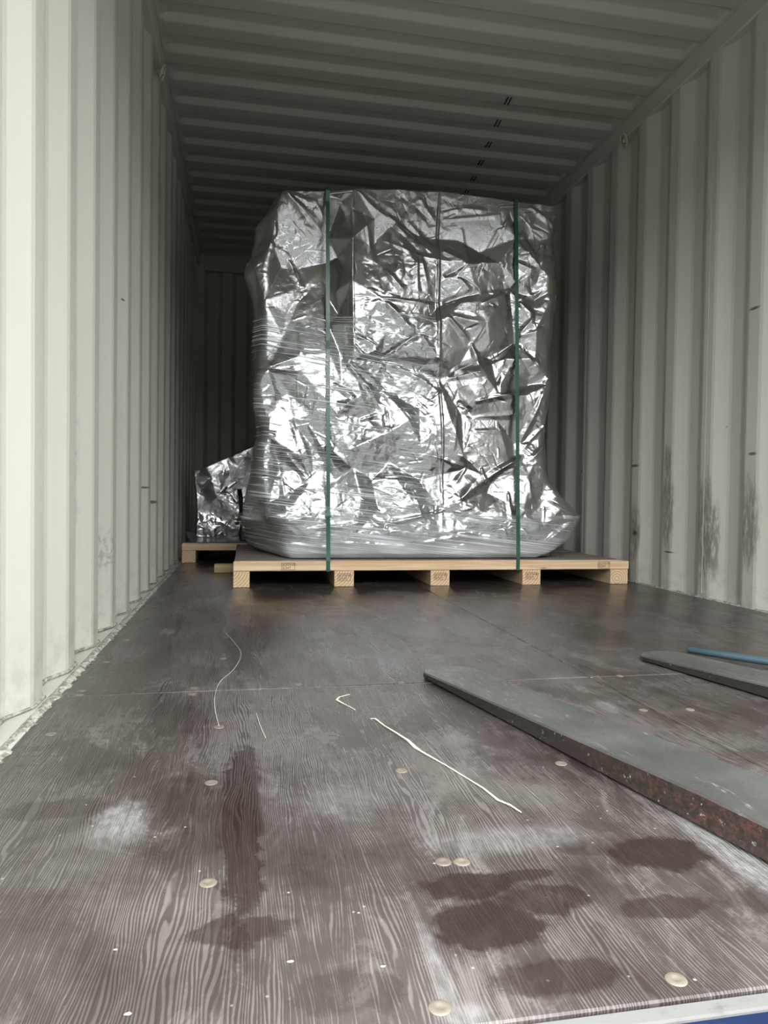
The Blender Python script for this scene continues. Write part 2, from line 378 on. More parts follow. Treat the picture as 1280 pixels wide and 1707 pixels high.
# sealant beads
def bead(name, x0, x1, z):
    ys = np.arange(.01, L, .012); vs = []; fs = []
    s = 1 if x1 > x0 else -1
    for i, y in enumerate(ys):
        w = random.uniform(.4, 1.0); hh = random.uniform(.5, 1.0)
        vs += [(x0, y, z), (x0+(x1-x0)*.35, y, z+.007*hh), (x0+(x1-x0)*.75*w, y, z+.006*hh), (x0+(x1-x0)*w, y, z-.001)]
    for i in range(len(ys)-1):
        for k in range(3): fs.append((4*i+k, 4*i+k+1, 4*i+5+k, 4*i+4+k))
    o = mesh_obj(name, vs, fs, M['sealant'], None, True); tag(o, kind='structure'); return o
bead('trim_7', -.020, .012, .0); bead('trim_8', 2.372, 2.338, .0)
# paint-covered sealant in the foot of each outer flat of the left wall
bp = []
for k in range(-4, 14):
    e = 1.034+.2855*k
    for yy, xx in ((e-.074, -.024), (e, -.024), (e+.0695, -.056), (e+.141, -.056)):
        if .03 < yy < 4.2: bp.append((xx, yy, .004+random.uniform(-.001, .002)))
tube('sealant_bead', bp, [random.uniform(.003, .0055) for _ in bp], M['sealant'], wl_, 6)
# roof with stamped ribs
def roof():
    ys = []; zs = []
    Yc0, P = 3.366, .2205
    prof = [(-.128, 0), (-.122, .08), (-.100, .92), (-.094, 1), (-.030, 1), (-.023, .93), (.009, .07), (.016, 0)]
    for k in range(-16, 12):
        c = Yc0+P*k
        for dy, h in prof:
            if .0 < c+dy < L: ys.append(c+dy); zs.append(h)
    ys = [0.0]+ys+[L]; zs = [0]+zs+[0]
    xs = [-.05, -.004, .008, .022, .04, .06]+[.3*i for i in range(1, 8)]+[2.285, 2.305, 2.322, 2.336, 2.348, 2.40]
    amp = [0, 0, .25, .7, .95, 1]+[1]*7+[1, .95, .7, .25, 0, 0]
    vs = []; fs = []
    for x, a in zip(xs, amp):
        for y, h in zip(ys, zs): vs.append((x, y, ZR+.021*h*a))
    n = len(ys)
    for i in range(len(xs)-1):
        for j in range(n-1): fs.append((i*n+j, i*n+j+1, (i+1)*n+j+1, (i+1)*n+j))
    o = mesh_obj('ceiling', vs, fs, M['roof'], None, False); tag(o, kind='structure'); return o
ceil = roof()
# black tick marks on the roof, one pair per bay
for x, y in ((846, 168), (829, 205), (814, 241), (801, 271), (789, 297), (777, 320)):
    p = hit(x, y, 2, ZR); bm = bmesh.new()
    for dx in (-.009, .009):
        for (ya, yb, sh) in ((-.034, -.004, .0), (-.002, .034, .003)):
            bm_box(bm, p[0]+dx+sh-.003, p[0]+dx+sh+.003, p[1]+ya, p[1]+yb, ZR-.0025, ZR+.02)
    bm_obj('marker_tick', bm, M['mark'], ceil)
for x, y in ((699, 151), (690, 185), (683, 220)):
    p = hit(x, y, 2, ZR); box('marker_tick', p[0]-.003, p[0]+.003, p[1]-.04, p[1]+.03, ZR-.002, ZR+.02, M['paint'], ceil)
# end frame at the door
tag(box('trim_9', -.20, -.03, -.12, .02, -.16, 2.60, M['paint'], None, .01), kind='structure')
tag(box('trim_10', 2.38, 2.55, -.12, .02, -.16, 2.60, M['paint'], None, .01), kind='structure')
tag(box('trim_11', -.03, 2.38, -.12, .02, 2.33, 2.60, M['paint'], None, .01), kind='structure')
def prism_x(name, prof, x0, x1, mat):
    n = len(prof); vs = [(x0, y, z) for y, z in prof]+[(x1, y, z) for y, z in prof]
    fs = [tuple(range(n)), tuple(range(n, 2*n))[::-1]]+[(i, i+n, (i+1) % n+n, (i+1) % n) for i in range(n)]
    bm = bmesh.new(); bv = [bm.verts.new(v) for v in vs]
    for f in fs: bm.faces.new([bv[i] for i in f])
    return bm_obj(name, bm, mat)
tag(prism_x('trim_12', [(.0, -.004), (.0, -.05), (-.0185, -.05), (-.0185, -.004), (-.017, -.002), (-.004, -.001)], .0, 2.35, M['sill_white']), kind='structure')
tag(prism_x('trim_13', [(-.0186, -.006), (-.0186, -.15), (-.15, -.15), (-.15, -.030), (-.145, -.022)], .0, 2.35, M['sill_blue']), kind='structure')

# lashing rings
def lashing(x, y, z, s, wall):
    b = bmesh.new(); r = bmesh.ops.create_cone(b, cap_ends=True, segments=14, radius1=.014, radius2=.011, depth=.028, matrix=Matrix.Translation((x+s*.010, y, z)) @ Matrix.Rotation(math.pi/2, 4, 'Y'))
    base = bm_obj('lashing_ring_base', b, M['paint'], wall, True)
    pts = []
    for k in range(25):
        a = math.radians(-150+300*k/24)
        pts.append((x+s*(.018+.010*math.cos(a)), y+.032*math.sin(a)*.9, z+.004-.036*math.cos(a)*-1*.9-.006))
    tube('lashing_ring', pts, .0052, M['paint'], wall, 8)
lashing(2.345, 3.0, 2.322, -1, wr_); lashing(-.02, 2.87, 2.315, 1, wl_)

# floor: steel bearer plate below, plywood panels on it
fl = box('floor', 0.0, 2.35, .001, L, -.06, -.026, M['gap']); tag(fl, kind='structure')
XS = 1.2; YS = [.0015, 1.048, 3.49, L-.005]
def panel(x0, x1, y0, y1):
    bm = bmesh.new(); bm_box(bm, x0, x1, y0, y1, -.026, 0.0)
    es = [e for e in bm.edges if all(abs(v.co.z) < 1e-6 for v in e.verts)]
    bmesh.ops.bevel(bm, geom=es, offset=.0018, segments=1, affect='EDGES')
    return bm_obj('plywood_panel', bm, M['floor'], fl)
for i in range(3):
    panel(.001, XS-.0012, YS[i]+(.002 if i else 0), YS[i+1]-.0020); panel(XS+.0012, 2.349, YS[i]+(.002 if i else 0), YS[i+1]-.0020)
# light, trodden filler in the cross joint
box('joint_filler', .002, 2.348, 1.0462, 1.0498, -.02, -.0012, M['sealant'], fl)
scr = [(85, 1224, 1), (137, 1152, 0), (133, 1159, 1), (323, 1147, 0), (320, 1157, 0), (497, 1141, 0), (668, 1138, 0), (365, 1212, 0), (352, 1305, 0), (347, 1472, 1),
       (669, 1285, 1), (739, 1437, 0), (770, 1437, 1), (935, 1273, 1), (1127, 1633, 1), (733, 1680, 1), (1150, 1183, 1), (1072, 1184, 0), (372, 1098, 0), (211, 1067, 1), (242, 1028, 1),
       (1033, 1127, 0), (505, 1025, 0), (640, 1028, 0), (700, 1018, 0), (810, 1062, 0), (178, 1104, 0), (880, 1075, 0), (300, 1012, 0), (1178, 1090, 0)]
scm = {}
for x, y, br in scr:
    p = hit(x, y, 2, 0); key = br
    if key not in scm:
        bm = bmesh.new(); seg = 20; R = .0098; rings = [(R, .0001), (R*.93, .0009), (R*.62, .0011), (R*.40, .0010), (R*.32, .0004)]
        loops = [[bm.verts.new((r*math.cos(2*math.pi*k/seg), r*math.sin(2*math.pi*k/seg), z)) for k in range(seg)] for r, z in rings]
        for a, b in zip(loops, loops[1:]):
            for k in range(seg): bm.faces.new((a[k], a[(k+1) % seg], b[(k+1) % seg], b[k]))
        bm.faces.new(loops[-1])
        o = bm_obj('screw_head', bm, M['screw_bright' if br else 'screw'], fl, True); scm[key] = o
    else:
        o = bpy.data.objects.new('screw_head', scm[key].data); link(o, fl)
    o.location = (p[0], p[1], 0.0); k = 1.0 if y > 1200 else .92; o.scale = (k, k, 1)

# ---------------------------------------------------------------- pallets
def stamp(x, y, z, w, h, parent):
    """heat-treatment stamp burnt in the wood: frame, ear emblem and two lines of code"""
    t = .0013; bm = bmesh.new(); e = .0006
    def q(x0, x1, z0, z1): bm_box(bm, x+x0, x+x1, y-e, y+e, z+z0, z+z1)
    q(-w/2, w/2, h/2-t, h/2); q(-w/2, w/2, -h/2, -h/2+t); q(-w/2, -w/2+t, -h/2, h/2); q(w/2-t, w/2, -h/2, h/2); q(-w*.18, -w*.18+t*.8, -h/2, h/2)
    cx = -w*.34
    for k in range(10):
        a = 2*math.pi*k/10; q(cx+w*.10*math.cos(a)-.0011, cx+w*.10*math.cos(a)+.0011, h*.32*math.sin(a)-.0014, h*.32*math.sin(a)+.0014)
    q(cx-.0008, cx+.0008, -h*.3, h*.3)
    o = bm_obj('stamp', bm, M['ink'], parent)
    for s, dz, hh in (('CN-001', h*.12, h*.30), ('HT', -h*.34, h*.34)):
        c = bpy.data.curves.new('stamp_code', 'FONT'); c.body = s; c.size = hh*1.35; c.align_x = 'LEFT'; c.extrude = .0003
        ob = bpy.data.objects.new('stamp_code', c); COL.objects.link(ob)
        me = bpy.data.meshes.new_from_object(ob.evaluated_get(bpy.context.evaluated_depsgraph_get())); bpy.data.objects.remove(ob)
        me.materials.clear(); me.materials.append(M['ink'])
        t2 = link(bpy.data.objects.new('stamp_code', me), parent); t2.location = (x-w*.13, y-.0006, z+dz); t2.rotation_euler = (math.pi/2, 0, 0)
def pallet(x0, x1, y0, y1, legs, label, stamps_beam, stamps_leg, n_boards, rear_only=False):
    r = empty('wooden_pallet', ((x0+x1)/2, (y0+y1)/2, 0)); tag(r, label, 'pallet')
    ox, oy = (x0+x1)/2, (y0+y1)/2
    def P(o): o.matrix_parent_inverse = Matrix.Translation((-ox, -oy, 0)); return o
    for lx0, lx1 in legs:
        o = box('stringer', lx0, lx1, y0+.003, y1, .0005, .0745, M['pine_y'], None, .0015)
        me = o.data; me.materials.append(M['end_knot' if lx0 > 2.1 else 'end'])
        for f in me.polygons:
            if abs(f.normal.y) > .9: f.material_index = 1
        # own origin in the end face so that the rings sit in each end
        c = Vector(((lx0+lx1)/2, y0, .037)); me.transform(Matrix.Translation(-c)); o.location = c
        o.parent = r; P(o)
    bw = (y1-y0-.002)/n_boards
    P(box('front_beam', x0, x1, y0, y0+.045, .0755, .1165, M['pine'], r, .002))
    ya = y0+.047; bw = (y1-ya)/n_boards
    for k in range(n_boards):
        dz = random.uniform(-.0015, .0015)
        P(box('deck_board', x0+random.uniform(.001, .006), x1-random.uniform(.001, .012), ya+k*bw+.001, ya+(k+1)*bw-.003, .0760, .1155+dz, M['deck'], r, .002))
    P(box('edge_strip', x0+.004, x1-.03, y0+.006, y0+.046, .1168, .1192, M['pine'], r))
    for px in stamps_beam:
        n0 = len(COL.objects); stamp(px, y0-.0005, .0962, .062, .034, r)
        for o in list(COL.objects)[n0:]: P(o)
    for px in stamps_leg:
        n0 = len(COL.objects); stamp(px, y0+.002, .044, .060, .034, r)
        for o in list(COL.objects)[n0:]: P(o)
    return r
pallet(.331, 2.283, 2.775, 3.955, [(.331, .404), (.792, .884), (1.254, 1.348), (1.718, 1.812), (2.185, 2.280)],
       'long pale pine pallet in front, carrying the tall foil-wrapped load, with stamped legs', [.578, 2.145], [.838, 1.301, 1.765], 8)
pallet(.006, 1.95, 3.985, 5.25, [(.006, .088), (.62, .71), (1.2, 1.29), (1.85, 1.94)],
       'farther pine pallet against the left wall, partly hidden behind the front pallet', [], [], 9)
ch = box('timber_block', .222, .329, 3.40, 3.47, .001, .046, M['chock'], None, .002)
tag(ch, 'short rough brown timber block lying on the floor beside the front pallet\'s left leg', 'wood block')

# ---------------------------------------------------------------- foil surfaces
RES = .0022; S0, S1, T0, T1 = -1.6, 3.6, -.05, 2.1
NS, NTt = int((S1-S0)/RES), int((T1-T0)/RES)
def raster(pts, hs):
    """piecewise-linear height map over the (s,t) plane from scattered points: facets with sharp creases"""
    v, e, f, ov, oe, of = delaunay_2d_cdt([Vector(p) for p in pts], [], [], 0, 1e-6)
    hv = [hs[o[0]] if o else 0.0 for o in ov]
    H = np.zeros((NTt, NS), np.float32)
    for a, b, c in f:
        p0, p1, p2 = v[a], v[b], v[c]
        x0, y0 = (p0.x-S0)/RES, (p0.y-T0)/RES; x1, y1 = (p1.x-S0)/RES, (p1.y-T0)/RES; x2, y2 = (p2.x-S0)/RES, (p2.y-T0)/RES
        ia, ib = max(0, int(math.ceil(min(x0, x1, x2)))), min(NS-1, int(max(x0, x1, x2)))
        ja, jb = max(0, int(math.ceil(min(y0, y1, y2)))), min(NTt-1, int(max(y0, y1, y2)))
        if ib < ia or jb < ja: continue
        d = (y1-y2)*(x0-x2)+(x2-x1)*(y0-y2)
        if abs(d) < 1e-9: continue
        gx = np.arange(ia, ib+1)[None, :]; gy = np.arange(ja, jb+1)[:, None]
        w0 = ((y1-y2)*(gx-x2)+(x2-x1)*(gy-y2))/d; w1 = ((y2-y0)*(gx-x2)+(x0-x2)*(gy-y2))/d; w2 = 1-w0-w1
        m = (w0 >= -1e-6) & (w1 >= -1e-6) & (w2 >= -1e-6)
        blk = H[ja:jb+1, ia:ib+1]; val = w0*hv[a]+w1*hv[b]+w2*hv[c]; blk[m] = val[m]
    return H
def jitter(cell, r):
    pts = []; ny = int((T1-T0)/cell)+2; nx = int((S1-S0)/cell)+2
    for j in range(ny):
        for i in range(nx): pts.append((S0+(i+r.uniform(-.1, 1.1))*cell, T0+(j+r.uniform(-.1, 1.1))*cell))
    return pts
def layer(cell, r, corner=True):
    pts = jitter(cell, r); hs = [r.uniform(-1, 1) for _ in pts]
    hs = [math.copysign(abs(h)**.7, h) for h in hs]; return raster(pts, hs)
r1 = random.Random(5)
LB = layer(.085, r1); LC = layer(.040, r1); LD = layer(.018, r1) if True else 0
SG = (S0+np.arange(NS)*RES)[None, :]; TG = (T0+np.arange(NTt)*RES)[:, None]
def blur(a, k):
    c = np.cumsum(np.pad(a, ((k, k), (0, 0)), 'edge'), 0); a = (c[2*k:]-c[:-2*k])/(2*k); a = a[:a.shape[0]]
    c = np.cumsum(np.pad(a, ((0, 0), (k, k)), 'edge'), 1); return ((c[:, 2*k:]-c[:, :-2*k])/(2*k)).astype(np.float32)
YF = 2.93
def P2(x, y): p = hit(x, y, 1, YF); return (float(p[0]), float(p[2]))
# main nodes of the wrapping: pixel in the photo -> place on the front plane, millimetres in (-) or out (+)
nodes = [(475, 320, 6), (430, 372, -4), (426, 440, 8), (455, 395, -14), (485, 362, -10), (500, 345, 2), (548, 322, -4), (548, 390, -34), (590, 322, 16), (586, 400, 14), (586, 470, 12), (588, 540, 10), (588, 600, 6),
         (570, 330, -30), (566, 420, -48), (566, 520, -30), (568, 590, -6), (548, 430, -44), (548, 490, -31), (548, 540, -15), (548, 590, 4), (508, 540, -13), (505, 475, -30), (470, 440, -34), (500, 440, -40), (440, 500, -4), (442, 600, 6), (470, 560, -8), (480, 520, -20), (445, 615, 12),
         (500, 594, 8), (500, 620, 10), (530, 650, 12), (480, 650, -6), (425, 678, 14), (450, 690, 2), (432, 720, -4), (448, 730, 8), (440, 790, 12), (468, 770, -8), (474, 860, 16), (460, 900, -2), (430, 880, 0), (490, 925, 4), (445, 840, -8),
         (660, 318, 8), (660, 370, -2), (640, 360, 6), (625, 365, 2), (625, 400, -10), (672, 412, 10), (705, 395, -12), (735, 322, 6), (733, 370, -4), (733, 436, 8), (690, 440, 12), (700, 505, 8), (733, 510, -4), (640, 505, 14), (640, 560, 6), (625, 585, 12), (690, 555, 14), (700, 595, 10), (636, 600, -12), (690, 612, -10), (733, 600, 6), (733, 630, -12),
         (780, 352, 4), (838, 355, 8), (765, 400, -8), (778, 442, 14), (800, 420, -10), (790, 485, 4), (850, 480, -8), (830, 440, 8), (858, 400, 6), (858, 470, 2), (898, 450, 12), (880, 400, -6), (920, 400, 4), (900, 345, 2), (935, 360, 0), (925, 480, 6), (890, 500, -8),
         (745, 530, 10), (785, 575, -4), (798, 610, 10), (810, 540, 12), (858, 570, -14), (760, 622, -12), (820, 600, -8), (838, 600, 8), (890, 550, 12), (890, 600, 6), (920, 580, -6), (915, 640, 8), (880, 640, -8),
         (790, 660, 10), (830, 660, 10), (875, 660, 8), (770, 690, -8), (830, 700, -6), (875, 700, -4), (750, 700, 12), (770, 760, 10), (780, 780, -4), (740, 790, -6), (733, 760, 4), (733, 850, -4), (800, 790, 10), (850, 770, 2), (858, 740, -12), (900, 700, 6), (915, 730, -6), (880, 790, 10), (915, 800, 2),
         (640, 650, -10), (600, 660, 10), (570, 640, 4), (560, 690, 8), (620, 700, -6), (650, 720, 8), (680, 700, 10), (700, 680, -6), (700, 740, 6), (650, 770, -8), (580, 750, 12), (590, 780, 2), (560, 800, -10), (620, 800, -6), (660, 800, 8), (700, 800, -4), (520, 700, 4), (500, 760, 10), (520, 800, -8), (480, 700, -2), (520, 740, -6),
         (600, 830, 14), (680, 830, 12), (560, 850, 4), (630, 850, -6), (700, 860, 10), (760, 840, 4), (810, 820, -8), (820, 860, 12), (870, 850, 4), (900, 830, -6), (930, 850, 4), (960, 862, 2), (900, 880, 10), (940, 880, 0), (860, 890, 12), (780, 880, 6), (720, 890, 14), (650, 890, 6), (590, 890, 12), (540, 880, 4), (520, 900, 12),
         (560, 925, 6), (640, 925, 10), (720, 925, 10), (800, 925, 10), (870, 925, 12), (930, 915, 4)]
pts = [P2(x, y) for x, y, h in nodes]; hs = [h*.0019 for x, y, h in nodes]
for p in jitter(.16, r1):
    if p[0] < .36 or p[0] > 2.12 or p[1] > 1.95 or p[1] < .05: pts.append(p); hs.append(r1.uniform(-.016, .016))
LA = raster(pts, hs)
LA = .55*LA+.45*blur(LA, 4)
# taut folds running between nodes
folds = [(475, 320, 545, 340, 3, 9), (475, 320, 540, 350, 4, 8), (476, 320, 535, 366, 5, 8), (475, 320, 524, 380, 6, 12), (475, 322, 556, 398, 4, 10), (525, 335, 563, 388, 5, 9), (480, 325, 481, 360, 4, 10), (455, 362, 458, 395, -6, 12), (442, 395, 482, 428, 5, 10),
         (482, 428, 503, 480, 6, 12), (590, 320, 640, 362, 7, 10), (592, 320, 690, 405, 9, 12), (642, 358, 733, 436, 8, 14), (642, 370, 672, 412, 6, 10), (600, 340, 628, 450, 4, 9), (596, 350, 615, 440, 3, 8), (604, 340, 622, 455, 3, 6),
         (600, 320, 680, 370, 5, 14), (680, 370, 733, 430, 6, 12), (700, 330, 728, 372, 6, 10), (694, 345, 728, 376, -5, 10), (640, 400, 690, 425, 3, 6), (690, 425, 728, 435, 4, 8), (693, 425, 695, 500, 6, 8), (640, 450, 675, 492, 6, 10), (650, 390, 670, 480, 4, 8), (700, 430, 712, 490, 5, 10),
         (740, 355, 770, 348, 4, 8), (770, 348, 812, 353, 4, 7), (740, 366, 835, 360, 4, 6), (846, 365, 795, 470, 8, 10), (842, 365, 790, 475, -6, 8), (770, 380, 778, 440, 5, 8), (735, 418, 778, 442, 6, 12), (778, 442, 760, 460, 5, 8), (738, 462, 780, 440, -5, 10), (762, 465, 785, 490, 5, 9),
         (858, 440, 890, 455, 6, 12), (870, 385, 898, 450, 7, 14), (880, 345, 918, 372, 5, 8), (918, 372, 928, 403, 5, 8), (905, 405, 898, 450, 5, 8), (863, 500, 920, 480, 4, 8), (863, 505, 888, 530, 6, 9), (888, 530, 863, 560, 6, 9), (800, 508, 855, 487, 5, 10), (738, 505, 800, 490, -8, 12),
         (745, 530, 785, 572, 9, 9), (785, 572, 797, 608, 9, 9), (752, 528, 808, 543, 5, 12), (780, 580, 805, 545, 4, 8), (750, 622, 858, 572, -13, 16), (748, 630, 815, 617, 6, 9), (826, 640, 845, 590, -7, 12), (863, 575, 900, 622, 8, 14), (863, 560, 925, 545, 5, 10), (905, 640, 925, 610, 6, 8),
         (585, 605, 635, 640, 6, 7), (578, 606, 625, 655, 7, 7), (634, 597, 700, 555, -8, 8), (590, 560, 628, 580, 5, 8), (590, 575, 612, 600, 5, 6), (634, 500, 725, 512, 5, 6), (640, 505, 690, 560, 6, 12), (625, 600, 733, 610, -5, 9), (636, 605, 660, 640, 5, 7), (650, 605, 733, 650, 5, 9), (700, 560, 733, 600, 5, 8),
         (445, 615, 470, 590, 7, 12), (445, 615, 500, 592, 8, 12), (450, 610, 505, 480, -5, 14), (445, 617, 500, 620, 5, 8), (500, 594, 500, 535, 6, 9), (445, 617, 432, 670, 8, 12), (447, 617, 462, 668, 8, 12), (425, 678, 460, 672, 5, 10), (425, 678, 440, 715, 6, 9), (440, 720, 460, 728, 5, 9), (455, 735, 475, 810, -8, 9),
         (442, 735, 444, 790, 4, 6), (440, 795, 468, 793, -6, 8), (470, 790, 478, 860, 5, 9), (430, 830, 474, 870, 8, 14), (474, 870, 530, 858, 7, 14), (474, 872, 500, 900, 7, 10), (474, 872, 482, 905, -6, 8), (490, 702, 525, 800, 5, 9), (475, 755, 520, 805, 6, 9), (515, 710, 545, 760, 5, 7), (552, 750, 585, 780, 9, 16), (555, 640, 600, 670, 5, 9), (590, 660, 560, 690, 4, 7),
         (733, 320, 733, 640, 7, 5), (733, 640, 733, 900, 5, 5), (590, 320, 590, 600, 8, 5), (644, 680, 662, 770, 5, 7), (600, 700, 632, 690, 5, 7), (610, 640, 640, 690, 5, 6), (640, 690, 645, 720, 4, 6), (560, 673, 590, 673, 6, 9),
         (790, 695, 870, 690, 6, 9), (790, 718, 850, 715, 5, 8), (765, 668, 788, 692, -8, 9), (790, 670, 860, 655, 6, 9), (905, 650, 862, 750, 8, 8), (918, 700, 868, 755, 6, 7), (920, 730, 880, 770, 6, 7), (870, 762, 740, 850, 9, 12), (862, 765, 800, 805, 8, 9), (740, 765, 778, 780, 5, 8), (778, 780, 756, 810, 6, 7), (800, 780, 808, 805, 6, 7), (760, 690, 752, 760, 5, 9),
         (740, 850, 640, 870, 6, 7), (700, 860, 600, 880, 5, 7), (960, 862, 925, 820, 8, 8), (960, 864, 910, 830, 7, 7), (960, 864, 900, 870, 7, 8), (960, 866, 905, 905, 7, 9), (930, 820, 915, 790, 6, 8), (870, 860, 900, 880, 6, 9), (865, 880, 890, 910, 6, 8), (835, 880, 845, 915, 6, 7), (760, 890, 830, 900, 6, 8), (700, 905, 800, 890, 6, 8), (600, 830, 640, 860, 6, 8),
         (600, 855, 660, 895, 6, 9), (690, 830, 700, 860, 5, 7), (520, 880, 600, 870, 5, 8), (480, 905, 560, 915, 5, 7), (560, 905, 700, 915, 4, 6), (820, 800, 800, 860, -6, 12), (845, 820, 850, 880, 6, 8), (880, 800, 885, 840, 6, 9)]
LF = np.zeros_like(LA)
def add_fold(LFm, a, b, amp, wid):
    a = np.array(a); b = np.array(b); d = b-a; ln = math.hypot(*d); d /= ln
    m = wid*1.4
    i0, i1 = int((min(a[0], b[0])-m-S0)/RES), int((max(a[0], b[0])+m-S0)/RES); j0, j1 = int((min(a[1], b[1])-m-T0)/RES), int((max(a[1], b[1])+m-T0)/RES)
    i0, j0, i1, j1 = max(0, i0), max(0, j0), min(NS, i1), min(NTt, j1)
    if i1 <= i0 or j1 <= j0: return
    sx = SG[:, i0:i1]-a[0]; tz = TG[j0:j1]-a[1]
    al = (sx*d[0]+tz*d[1])/ln; ac = -sx*d[1]+tz*d[0]
    bow = (al*(1-al))*ln*.10*math.sin(a[0]*91+b[1]*57)
    ac = ac-bow
    w = wid*(.45+.55*np.clip(al, 0, 1)); pr_ = np.clip(1-np.abs(ac)/w, 0, 1); pr_ = np.where(ac > 0, pr_**1.5, pr_)
    tp = np.clip(np.minimum(al*9+.25, (1-al)*4), 0, 1)
    LFm[j0:j1, i0:i1] += amp*pr_*tp
for x0, y0, x1, y1, am, wd in folds: add_fold(LF, P2(x0, y0), P2(x1, y1), am*.00125, wd*.0030*1.15)
# fine short creases scattered everywhere
rr = random.Random(23)
for k in range(2200):
    s, tt = rr.uniform(S0, S1), rr.uniform(.1, 1.95); ang = rr.gauss(-.5, 1.0); ln = rr.uniform(.03, .11)
    add_fold(LF, (s, tt), (s+ln*math.cos(ang), tt+ln*math.sin(ang)), rr.choice((-1, 1))*rr.uniform(.0006, .0030), rr.uniform(.004, .013))
calm = np.ones_like(LA)
for x, y, rx, ry, k in [(560, 440, 40, 130, .85), (470, 540, 40, 60, .8), (520, 560, 40, 50, .92), (520, 420, 22, 40, .6), (460, 440, 22, 30, .6), (795, 395, 42, 32, .85), (625, 350, 30, 26, .7), (830, 720, 50, 40, .7), (650, 400, 20, 30, .5), (790, 590, 26, 22, .5), (840, 590, 14, 30, .5)]:
    c = P2(x, y); d = ((SG-c[0])/(rx*.00296))**2+((TG-c[1])/(ry*.00296))**2; calm *= 1-k*np.clip(1.5-d, 0, 1)
wild = np.clip(blur(layer(.30, r1), 25)*1.2+.75, .35, 1.3)
edge_r = np.clip((SG-1.60)/.25, 0, 1)*np.clip((2.3-SG), 0, 1)*.7
HM = LA + LF*(.35+.65*calm) + (LB*.0034+LC*.0023*wild+LD*.0011*wild)*calm*(1+edge_r)
HMs = blur(HM, 14)                                   # film bridges over the small hollows
def samp(H, s, t):
    u = np.clip((s-S0)/RES, 0, NS-1.01); v = np.clip((t-T0)/RES, 0, NTt-1.01)
    i = u.astype(int); j = v.astype(int); fu = u-i; fv = v-j
    return (H[j, i]*(1-fu)+H[j, i+1]*fu)*(1-fv)+(H[j+1, i]*(1-fu)+H[j+1, i+1]*fu)*fv

def grid_mesh(name, Pv, mat, parent, smooth=True):
    nr, nc, _ = Pv.shape; me = bpy.data.meshes.new(name)
    idx = np.arange(nr*nc).reshape(nr, nc)
    q = np.stack([idx[:-1, :-1], idx[:-1, 1:], idx[1:, 1:], idx[1:, :-1]], -1).reshape(-1, 4)
    me.vertices.add(nr*nc); me.vertices.foreach_set('co', Pv.astype(np.float32).ravel())
    me.loops.add(q.size); me.loops.foreach_set('vertex_index', q.ravel().astype(np.int32))
    me.polygons.add(len(q)); me.polygons.foreach_set('loop_start', np.arange(0, q.size, 4, dtype=np.int32)); me.polygons.foreach_set('loop_total', np.full(len(q), 4, np.int32))
    me.polygons.foreach_set('use_smooth', np.full(len(q), smooth)); me.update(); me.validate()
    me.materials.append(mat); return link(bpy.data.objects.new(name, me), parent)

# outlines of the wrapped load on its front plane
left_px = [(462, 322), (447, 345), (425, 375), (424, 400), (423, 425), (412, 441), (410, 458), (418, 478), (423, 500), (423, 560), (422, 615), (419, 640), (421, 655), (424, 678), (431, 712), (425, 750), (421, 785), (418, 820), (416, 850), (414, 880), (416, 905), (424, 930)]
right_px = [(925, 343), (940, 362), (940, 385), (933, 405), (930, 430), (931, 470), (930, 490), (928, 540), (929, 562), (927, 600), (926, 640), (924, 690), (920, 740), (919, 780), (922, 802), (935, 822), (950, 842), (966, 863), (959, 880), (946, 900), (930, 915), (905, 930)]
corner_px = [(478, 322), (465, 350), (458, 378), (445, 440), (440, 500), (440, 600), (436, 640), (436, 680), (444, 715), (440, 760), (440, 800), (442, 830), (460, 860), (476, 875), (480, 900), (482, 930)]
def curve(px):
    a = np.array([P2(x, y) for x, y in px]); o = np.argsort(a[:, 1]); return a[o, 1], a[o, 0]
zl, xl = curve(left_px); zr_, xr = curve(right_px); zc, xc = curve(corner_px)
top_x, top_z = zip(*[P2(x, y) for x, y in ((475, 319), (548, 317), (590, 318), (660, 317), (733, 320), (800, 329), (860, 338), (905, 342), (935, 347))])
